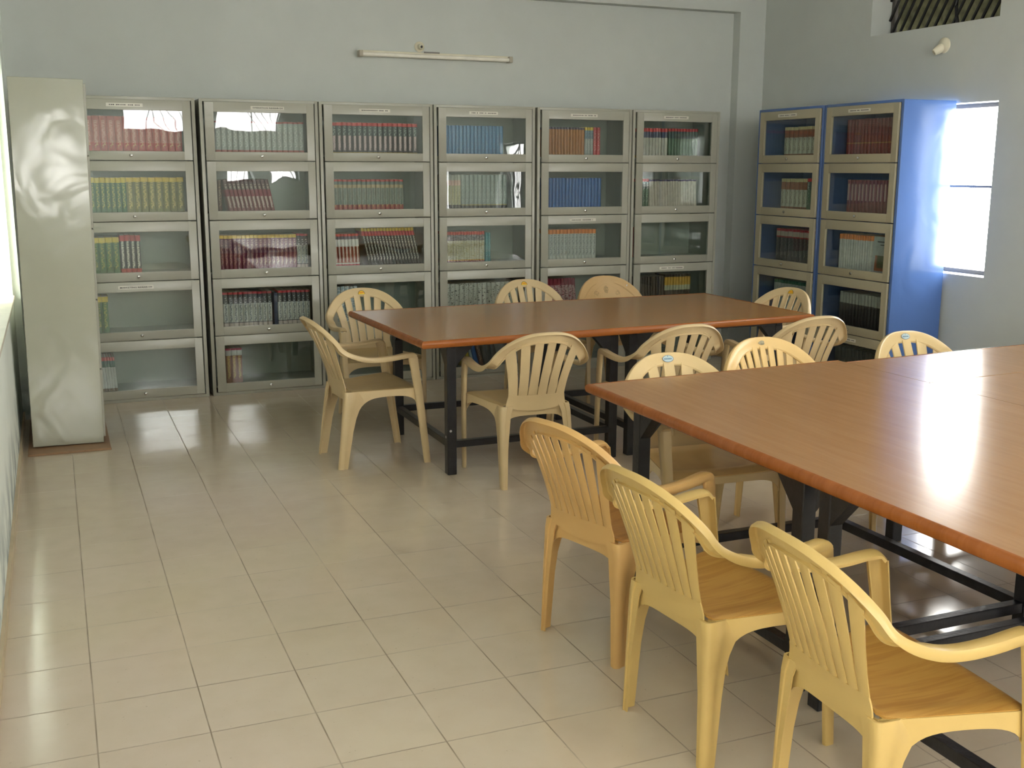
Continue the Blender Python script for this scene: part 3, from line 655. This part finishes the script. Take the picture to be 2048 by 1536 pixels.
# ------------------------------------------------------------------ tables
def make_table(name, quad, frames, top_m, lab, group, seam=None, skip=(), grain='x', zt=0.735, rz=0.15):
    cx = sum(p[0] for p in quad)/4; cy = sum(p[1] for p in quad)/4
    root = empty(name, (cx, cy, 0))
    q = [Vector((p[0]-cx, p[1]-cy, 0)) for p in quad]   # NL NR FR FL
    def bil(u, v): return q[0]*(1-u)*(1-v)+q[1]*u*(1-v)+q[2]*u*v+q[3]*(1-u)*v
    def slab(v0, v1, u0=0, u1=1, z0=zt-0.022, z1=zt, nm='tabletop'):
        mb = MB(); c = [bil(u0, v0), bil(u1, v0), bil(u1, v1), bil(u0, v1)]
        mb.add([Vector((p.x, p.y, z0)) for p in c]+[Vector((p.x, p.y, z1)) for p in c], [(3,2,1,0), (4,5,6,7), (0,1,5,4), (1,2,6,5), (2,3,7,6), (3,0,4,7)])
        return mb.build(nm, top_m, root, bevel=0.001)
    if seam: slab(0, seam-0.0012); slab(seam+0.0012, 1)
    else: slab(0, 1)
    # rounded beading round the rim
    for i in range(4):
        if i in skip: continue
        a, b = q[i], q[(i+1) % 4]; d = (b-a).normalized(); n = Vector((d.y, -d.x, 0))
        mb = MB(); prof = [(0, -0.036), (0.010, -0.036), (0.017, -0.030), (0.020, -0.018), (0.017, -0.006), (0.010, 0.0005), (0.0, 0.0012)]
        A = a-d*0.0; B = b+d*0.0
        pn = (q[i]-q[i-1]).normalized(); nn = (q[(i+2) % 4]-q[(i+1) % 4]).normalized()
        ka = 0 if (i-1) % 4 in skip else 1; kb = 0 if (i+1) % 4 in skip else 1
        mb.loft([[A+n*w_+d*(-w_*ka)+Vector((0, 0, zt+z)) for w_, z in prof], [B+n*w_+d*w_*kb+Vector((0, 0, zt+z)) for w_, z in prof]])
        mb.build('edge_beading', M_edge, root, smooth=50)
    zu = zt-0.0225
    for fi, (x0, x1, y0, y1) in enumerate(frames):
        L = 0.05; c4 = [(x0, y0), (x1, y0), (x1, y1), (x0, y1)]
        for (x, y) in c4:
            mb = MB(); X = x-cx; Y = y-cy; mb.box(X-L/2, X+L/2, Y-L/2, Y+L/2, 0, zu-0.03)
            lg = mb.build('leg', M_black, root, bevel=0.003)
            g = MB(); sx = 1 if x == x0 else -1; sy = 1 if y == y0 else -1; zt_ = zu-0.03
            for (ax, ay) in ((sx, 0), (0, sy)):
                p0 = Vector((X+ax*L/2, Y+ay*L/2, zt_)); e = Vector((ax, ay, 0)); wv = Vector((ay, ax, 0))*0.022
                T = [p0, p0+e*0.10, p0-Vector((0, 0, 0.11))]
                g.add([p-wv for p in T]+[p+wv for p in T], [(0, 1, 2), (5, 4, 3), (0, 3, 4, 1), (1, 4, 5, 2), (2, 5, 3, 0)])
            g.build('bracket', M_black, lg)
            if fi == 0 and (x, y) == c4[0]:
                g = MB(); g.lathe([(0.001, 0), (0.008, 0.0008)], Matrix.Translation((X-L/2-0.0002, Y, 0.20)) @ Matrix.Rotation(-pi/2, 4, 'Y'), 8)
                g.lathe([(0.001, 0), (0.007, 0.0008)], Matrix.Translation((X-0.008, Y-L/2-0.0002, 0.235)) @ Matrix.Rotation(pi/2, 4, 'X'), 8)
                g.build('paint_chip', M_chip, lg)
        for (a, b) in ((0, 1), (1, 2), (2, 3), (3, 0)):
            p = Vector((c4[a][0]-cx, c4[a][1]-cy, 0)); r_ = Vector((c4[b][0]-cx, c4[b][1]-cy, 0)); d = (r_-p).normalized()
            mb = MB(); mb.bar(p+d*L/2+Vector((0, 0, rz)), r_-d*L/2+Vector((0, 0, rz)), 0.036, 0.036); mb.build('stretcher', M_black, root, bevel=0.002)
            mb = MB(); mb.bar(p-d*L/2+Vector((0, 0, zu-0.016)), r_+d*L/2+Vector((0, 0, zu-0.016)), 0.036, 0.028); mb.build('rail', M_black, root)
    tag(root, lab, 'table', group); return root
make_table('reading_table', [(1.638, 5.045), (4.05, 5.185), (4.075, 6.36), (1.60, 6.295)], [(1.83, 2.765, 5.215, 6.145), (2.885, 3.84, 5.22, 6.16)], M_top1,
  'long brown table farther away, set in front of the grey bookcases', 'brown-topped library tables', rz=0.16)
make_table('reading_table', [(1.908, 1.25), (3.172, 1.30), (3.178, 3.855), (1.914, 3.776)], [(2.00, 2.93, 1.49, 2.42), (2.00, 2.93, 2.54, 3.52)], M_top2,
  'brown table in the right foreground with yellow chairs along its left side', 'brown-topped library tables', rz=0.13, skip=(1,))
make_table('reading_table', [(3.1745, 1.32), (4.42, 1.38), (4.43, 3.895), (3.1805, 3.806)], [(3.25, 4.24, 1.49, 2.42), (3.25, 4.24, 2.56, 3.52)], M_top2,
  'brown table with a crosswise seam at the right frame edge, abutting the foreground table', 'brown-topped library tables', seam=0.80, skip=(3,), rz=0.13)

# ------------------------------------------------------------------ chairs
TILT = 0.44
def back_pt(s, z, off=0.0):
    k = interp([(.39, .15), (.46, .45), (.55, .85), (.62, 1.0)], z)
    e = z-0.43; e = (e+math.sqrt(e*e+0.0006))/2
    return Vector((s, -0.205-0.425*e+k*s*s+off, z))
ARCH = [(0, .800), (.06, .797), (.115, .784), (.165, .760), (.207, .726), (.238, .688), (.257, .652)]
ARMP = [(.268, -.180, .622), (.275, -.120, .603), (.278, -.050, .598), (.278, .030, .602), (.277, .090, .609), (.274, .138, .611), (.271, .160, .596)]
INNER = [(0, .742), (.06, .740), (.11, .726), (.15, .704), (.18, .678), (.205, .645), (.23, .60)]
def rim_path():
    pts = [back_pt(s, z) for s, z in ARCH]+[Vector(p) for p in ARMP]
    P = catmull(pts, 5); nb = (len(ARCH)-1)*5
    return P, nb
def rim_sections(mirror=False, gloss=False):
    P, nb = rim_path(); S = []; n = len(P)
    for i, p in enumerate(P):
        T = (P[min(i+1, n-1)]-P[max(i-1, 0)]).normalized()
        if i == 0: T = Vector((1, 0, 0))
        f = i/nb
        Nt = Vector((0, .915, .403)); Nm = Vector((-.42, .70, .58)); Na = Vector((0, 0.05, 1))
        if f < 1: k = f**2; N = Nt*(1-k)+Nm*k
        else:
            k = min(1, (i-nb)/9); k = k*k*(3-2*k); N = Nm*(1-k)+Na*k
        N = (N-T*N.dot(T)).normalized(); W = N.cross(T).normalized()
        wd = .060 if f < 0.6 else max(.046, .060-(f-0.6)*.02)
        prof = [(0.003, -0.024), (0.0, -0.018), (0.0, -0.005), (0.003, 0.001), (0.009, 0.003), (wd*0.5, 0.003 if f > 1 else 0.0), (wd-0.006, 0.0), (wd, -0.004), (wd, -0.012), (wd-0.004, -0.012), (wd-0.005, -0.005), (wd*0.5, -0.0045), (0.009, -0.003), (0.005, -0.008), (0.005, -0.024)]
        ring = [p+W*a+N*b for a, b in prof]
        if mirror: ring = [Vector((-v.x, v.y, v.z)) for v in ring]
        S.append(ring)
    return S, nb
def make_chair(kind, body, seatm, sticker):
    root = empty('plastic_armchair')
    Sr, nb = rim_sections(); Sl, _ = rim_sections(True)
    b = MB()
    b.loft(Sr[:nb+1], 0, False); b.loft([r[::-1] for r in Sl[:nb+1]], 0, False)
    nsl = {'six': 6, 'nine': 9, 'five': 5, 'solid': 0}[kind]
    zb = 0.458 if kind == 'nine' else 0.466
    # lower solid panel
    def hwid(z): return interp([(0.37, .160), (0.42, .158), (0.46, .150), (0.50, .144), (0.55, .148), (0.60, .160), (0.66, .196)], z)
    G = [[back_pt(hwid(z)*u, z) for z in [(0.382+0.022*u*u)+(zb-0.382-0.022*u*u)*j/5 for j in range(6)]] for u in [-1+2*i/14 for i in range(15)]]
    b.plate(G, 0.005)
    if nsl:
        ST = 0.190; gap_b = .006 if kind != 'nine' else .004; gap_t = {'six': .026, 'nine': .015, 'five': .034}[kind]
        hb = hwid(zb)
        wb = (2*hb-gap_b*(nsl-1))/nsl; wt = (2*ST-gap_t*(nsl-1))/nsl
        for i in range(nsl):
            b0 = -hb+i*(wb+gap_b); t0 = -ST+i*(wt+gap_t); cols = []
            for u in (0, .15, .5, .85, 1):
                sb = b0+wb*u; st = t0+wt*u; ztop = interp(INNER, abs(st))+0.014
                sgn = 1
                col = []
                for j in range(13):
                    v = j/12; z = zb-0.003+(ztop-zb+0.003)*v; s = sb+(st-sb)*(v**1.55)
                    col.append(back_pt(s, z, (0.002 if u in (0, 1) else 0)))
                cols.append(col)
            b.plate(cols, 0.005)
    else:
        G = [[back_pt(u*min(hwid(z) if z < .66 else .25, 1), min(z, interp(INNER, abs(u*0.19))+0.01)) for z in [0.495+(0.755-0.495)*j/12 for j in range(13)]] for u in [-1+2*i/18 for i in range(19)]]
        G = []
        for i in range(23):
            u = -1+2*i/22; st = .222*u; ztop = interp(INNER, abs(st))+0.012; sb = hwid(.495)*u
            G.append([back_pt(sb+(st-sb)*((j/12)**1.5), 0.492+(ztop-0.492)*j/12) for j in range(13)])
        b.plate(G, 0.005)
    bk = reg(root, b.build('backrest', body, root, smooth=33))
    for S in (Sr, Sl):
        m = MB(); m.loft(S[nb:] if S is Sr else [r[::-1] for r in S[nb:]], 0, True); reg(root, m.build('armrest', body, root, smooth=33))
    # seat
    def shw(v): return interp([(0, .158), (.12, .176), (.5, .212), (.85, .246), (1, .235)], v)
    m = MB(); G = []
    nu, nv = 22, 18
    for i in range(nu+1):
        u = -1+2*i/nu; row = []
        for j in range(nv+1):
            v = j/nv; y = -.192+.392*v
            z = .413+.014*v-.016*(1-u*u)*math.sin(pi*min(1, v*1.02))
            if v > .86: z -= ((v-.86)/.14)**2*.022
            if v < .08: z += (1-v/.08)**2*.012
            if abs(u) > .9: z -= ((abs(u)-.9)/.1)**2*.006
            yy = y-(.012*u*u if v > .9 else 0)
            if kind != 'nine' and .15 < v < .8: z -= .0022*max(0, math.cos(u*26)-.55)/.45
            row.append((shw(v)*u, yy, z))
        G.append(row)
    m.plate(G, 0.005); reg(root, m.build('seat', seatm, root, smooth=45))
    # apron round the seat
    m = MB(); per = []
    E = lambda u, v: Vector((shw(v)*u, -.192+.392*v-(.012 if v > .9 else 0), .413+.014*v-(((v-.86)/.14)**2*.022 if v > .86 else 0)-.006))
    for sg in (-1, 1):
        cols = []
        for j in range(25):
            v = j/24; p = E(sg, v); y = p.y
            dep = .034+(.048*math.exp(-max(0, y+.125)/.035))+.05*math.exp(-max(0, .165-y)/.03)
            cols.append([p+Vector((sg*.002, 0, -dep*k/3)) for k in range(4)])
        m.plate(cols, 0.004)
    cols = []
    for i in range(25):
        u = -1+i/12; p = E(1, 1); x = p.x*u; d = .028+.05*math.exp(-(p.x-abs(x))/.03)
        cols.append([Vector((x, .188+.012*(1-u*u), p.z+.004-d*k/3)) for k in range(4)])
    m.plate(cols, 0.004); cols = []
    for i in range(17):
        u = -1+i/8; x = .166*u; d = .050+.05*math.exp(-(.166-abs(x))/.025)
        cols.append([Vector((x, -.191-.006*(1-u*u), .408-d*k/3)) for k in range(4)])
    m.plate(cols, 0.004); reg(root, m.build('seat_apron', body, root, smooth=45))
    # legs
    for sg in (-1, 1):
        m = MB(); rings = []
        for z in (.590, .55, .5, .42, .3, .15, 0):
            X = interp([(0, .247), (.15, .254), (.3, .261), (.42, .266), (.5, .269), (.59, .271)], z); Yc = interp([(0, .222), (.15, .203), (.3, .183), (.42, .166), (.5, .153), (.59, .138)], z)
            w = interp([(0, .036), (.3, .043), (.5, .047), (.59, .052)], z); d = interp([(0, .026), (.3, .029), (.59, .036)], z); t = .0045; c = .005
            ya, yb = Yc-w/2, Yc+w/2
            ring = [(X-.014, ya), (X-c, ya), (X, ya+c), (X, yb-c), (X-c, yb), (X-d, yb), (X-d, yb-t), (X-t-c, yb-t), (X-t, yb-t-c), (X-t, ya+t+c), (X-t-c*.5, ya+t), (X-.014, ya+t)]
            rings.append([Vector((x*sg, y, z)) for x, y in (ring if sg > 0 else ring[::-1])])
        m.loft(rings); reg(root, m.build('leg', body, root, smooth=50))
        m = MB(); rings = []
        for z in (.410, .37, .335, .31, .27, .2, .1, 0):
            X = interp([(0, .197), (.2, .195), (.37, .190), (.41, .184)], z); Y = interp([(0, -.218), (.2, -.212), (.37, -.208), (.41, -.206)] if kind == 'nine' else [(0, -.258), (.2, -.234), (.37, -.213), (.41, -.207)], z)
            a = interp([(0, .028), (.2, .038), (.37, .054), (.41, .064)], z); d = interp([(0, .046), (.2, .058), (.27, .068), (.31, .080), (.335, .094), (.37, .115), (.41, .12)], z); t = .0045; c = .012
            ring = [(X-a, Y), (X-a*.55, Y), (X-a*.5, Y-.004), (X-c, Y-.004), (X-c*.3, Y+c*.2), (X, Y+c), (X, Y+d*.5), (X-.003, Y+d*.55), (X-.003, Y+d), (X-.003-t, Y+d), (X-.003-t, Y+d*.55), (X-t, Y+c*1.2), (X-c, Y+t), (X-a*.5, Y+t), (X-a, Y+t)]
            rings.append([Vector((x*sg, y, z)) for x, y in (ring if sg > 0 else ring[::-1])])
        m.loft(rings); reg(root, m.build('leg', body, root, smooth=50))
    # sticker on the top of the back
    def onb(s, dz, off=.0045): 
        return back_pt(s, .771+dz, 0)+Vector((0, .915, .403))*off
    if sticker == 'sun':
        m = MB()
        def half(r, off, mi, flat=0):
            pts = [onb(r*math.cos(a), r*math.sin(a)-.014, off) for a in [pi*k/16 for k in range(17)]]
            m.add(pts+[onb(0, -.014-flat, off)], [tuple(range(17))], mi)
        half(.024, .0042, 2); half(.0215, .0048, 0)
        m.add([onb(-.016, -.006, .0054), onb(.014, -.006, .0054), onb(.014, -.001, .0054), onb(-.016, -.001, .0054)], [(0, 1, 2, 3)], 1)
        reg(root, m.build('sticker', [S_yellow, S_orange, S_dark], root))
    elif sticker == 'oval':
        m = MB()
        for rx, rz_, off, mi in ((.026, .014, .0042, 1), (.024, .0124, .0048, 0)):
            m.add([onb(rx*math.cos(a), rz_*math.sin(a), off) for a in [2*pi*k/24 for k in range(24)]], [tuple(range(24))], mi)
        for k, x in enumerate((-.016, -.010, -.004, .002, .008, .014)):
            m.add([onb(x, -.004, .0054), onb(x+.004, -.004, .0054), onb(x+.004, .002, .0054), onb(x, .002, .0054)], [(0, 1, 2, 3)], 1)
        m.add([onb(-.001, .006, .0054), onb(.001, .006, .0054), onb(.001, .013, .0054), onb(-.001, .013, .0054)], [(0, 1, 2, 3)], 1)
        reg(root, m.build('sticker', [S_blue, S_navy], root))
    elif sticker == 'worn':
        m = MB(); m.add([onb(.016*math.cos(a)*(1+.2*math.cos(3*a)), .010*math.sin(a), .0045) for a in [2*pi*k/14 for k in range(14)]], [tuple(range(14))], 0)
        reg(root, m.build('sticker', S_grey, root))
    elif sticker == 'floral':
        m = MB(); rnd = random.Random(3)
        def dot(s, z, r=.0016):
            p = back_pt(s, z)+Vector((0, .915, .403))*.0036
            m.add([p+Vector((r, 0, 0)), p+Vector((0, -.4*r, .9*r)), p+Vector((-r, 0, 0)), p+Vector((0, .4*r, -.9*r))], [(0, 1, 2, 3)])
        for k in range(60):
            a = 2*pi*k/60; dot(.105*math.cos(a), .66+.070*math.sin(a)*(1+.12*math.cos(4*a)))
        for k in range(160):
            a = rnd.uniform(0, 2*pi); rr = rnd.uniform(0, 1)**.5
            dot(.018*rr*math.cos(a), .70+.028*rr*math.sin(a)); 
        for k in range(110):
            a = rnd.uniform(0, 2*pi); rr = rnd.uniform(0, 1)**.5; dot((.085 if k % 2 else -.085)+.022*rr*math.cos(a), .675+.016*rr*math.sin(a))
        reg(root, m.build('dotted_pattern', mat('pattern_olive', (112, 104, 66), 0.6, 0, 0), root))
        m = MB(); p = back_pt(-.165, .722)+Vector((.2, .9, .4))*.006
        m.add([p+Vector((.008*math.cos(a), -.003*math.sin(a), .008*math.sin(a))) for a in [2*pi*k/12 for k in range(12)]], [tuple(range(12))]); reg(root, m.build('sticker', S_silver, root))
    return root
proto = {'beige': make_chair('six', P_beige, P_beige_seat, 'sun'), 'plain': make_chair('six', P_beige, P_beige_seat, None), 'yellow': make_chair('nine', P_yellow, P_yseat, None),
         'orange': make_chair('nine', P_orange, P_oseat, None), 'oval': make_chair('five', P_cream, P_gold, 'oval'), 'worn': make_chair('nine', P_gold, P_yseat, 'worn'), 'floral': make_chair('solid', P_tan, P_beige_seat, 'floral')}
used = set()
CH = [
 ('beige', 1.829, 6.60, 180, 'beige chair facing us behind the far table\'s left corner, yellow sun sticker on its back', 'chairs around the far table'),
 ('plain', 1.554, 5.706, -86.7, 'beige chair in profile at the left end of the far table', 'chairs around the far table'),
 ('beige', 3.048, 6.75, 180, 'beige slatted chair behind the middle of the far table, yellow sticker, facing us', 'chairs around the far table'),
 ('floral', 3.70, 6.78, 180, 'beige chair with solid back and dotted floral pattern behind the far table', 'chairs around the far table'),
 ('plain', 2.171, 5.085, -2, 'beige chair with its back to us, leftmost on the far table\'s near side', 'chairs around the far table'),
 ('plain', 2.955, 5.075, 0, 'beige chair with its back to us, middle of the far table\'s near side', 'chairs around the far table'),
 ('beige', 4.145, 5.90, 100, 'beige chair at the right end of the far table, yellow sticker, near the blue bookcases', 'chairs around the far table'),
 ('plain', 3.77, 5.09, 0, 'beige chair with its back to us, rightmost on the far table\'s near side', 'chairs around the far table'),
 ('oval', 2.36, 3.645, 176, 'glossy cream chair with oval blue sticker at the foreground table\'s left far end', 'chairs at the foreground tables'),
 ('worn', 3.002, 3.86, 178, 'golden chair with worn grey sticker, middle one facing us behind the foreground tables', 'chairs at the foreground tables'),
 ('oval', 3.785, 3.77, 180, 'glossy cream chair with pale blue sticker, rightmost, in front of the blue bookcase', 'chairs at the foreground tables'),
 ('orange', 1.702, 3.107, -75.6, 'orange-toned yellow chair, farthest of three along the foreground table\'s left side', 'chairs at the foreground tables'),
 ('yellow', 1.668, 2.459, -85.3, 'yellow chair with wood-grain seat, middle of three along the foreground table\'s left side', 'chairs at the foreground tables'),
 ('yellow', 1.745, 1.850, -93.5, 'yellow chair with wood-grain seat, nearest to us at the bottom right', 'chairs at the foreground tables'),
]
for kind, x, y, a, lab, grp in CH:
    r = proto[kind] if kind not in used else copy_tree(proto[kind]); used.add(kind)
    r.location = (x, y, 0); r.rotation_euler = (0, 0, math.radians(a)); r.scale = (1, 0.91 if kind in ('yellow', 'orange') else 1, 1); tag(r, lab, 'chair', grp)

# ------------------------------------------------------------------ wall fittings
t = empty('tube_light', (2.745, BY, 2.385)); M_batten = mat('batten_enamel', (214, 208, 186), 0.4); M_tube = mat('fluorescent_tube_glass', (236, 232, 220), 0.15)
mb = MB(); mb.box(-0.60, 0.60, -0.035, 0, -0.018, 0.024); mb.build('batten', M_batten, t, bevel=0.003)
mb = MB(); mb.tube([(-0.575, -0.055, -0.006), (0.575, -0.055, -0.006)], 0.014, 14); mb.build('tube', M_tube, t, smooth=60)
for sg in (-1, 1):
    mb = MB(); mb.box(sg*0.588-0.014, sg*0.588+0.014, -0.072, -0.002, -0.024, 0.020); mb.build('end_holder', mat('holder_grey', (176, 168, 150), 0.5), t, bevel=0.003)
mb = MB(); mb.box(-0.10, 0.02, -0.045, -0.0349, 0.020, 0.030); mb.build('ballast_cover', mat('ballast_grey', (120, 116, 110), 0.5), t)
tag(t, 'unlit fluorescent tube light mounted on the back wall above the bookcases', 'light')
def holder(loc, axis, lab, k=1):
    e = empty('bulb_holder', loc); e.scale = (k, k, k); q_ = Vector(axis).to_track_quat('Z', 'Y').to_matrix().to_4x4()
    mb = MB(); base = Vector((0, -1, 0)) if abs(loc[1]-BY) < .02 else Vector((-1, 0, 0)); B = base.to_track_quat('Z', 'Y').to_matrix().to_4x4()
    mb.lathe([(0.038, 0), (0.038, 0.008), (0.030, 0.014), (0.012, 0.018)], B, 20); mb.build('base_plate', M_batten, e)
    mb = MB(); mb.lathe([(0.017, 0.008), (0.022, 0.02), (0.020, 0.045), (0.016, 0.062), (0.011, 0.062), (0.010, 0.050)], q_, 18); s = mb.build('socket', M_batten, e)
    mb = MB(); mb.lathe([(0.0005, 0.0505), (0.0098, 0.051)], q_, 12); mb.build('socket_hole', M_ink, s)
    tag(e, lab, 'bulb holder', 'empty bulb holders')
holder((2.62, BY, 2.452), (0, -1, -0.08), 'cream bulb holder without a bulb, just above the tube light')
holder((RX, 5.945, 2.385), (-0.8, 0.35, -0.6), 'cream bulb holder without a bulb, below the high vent on the right wall', 1.35)
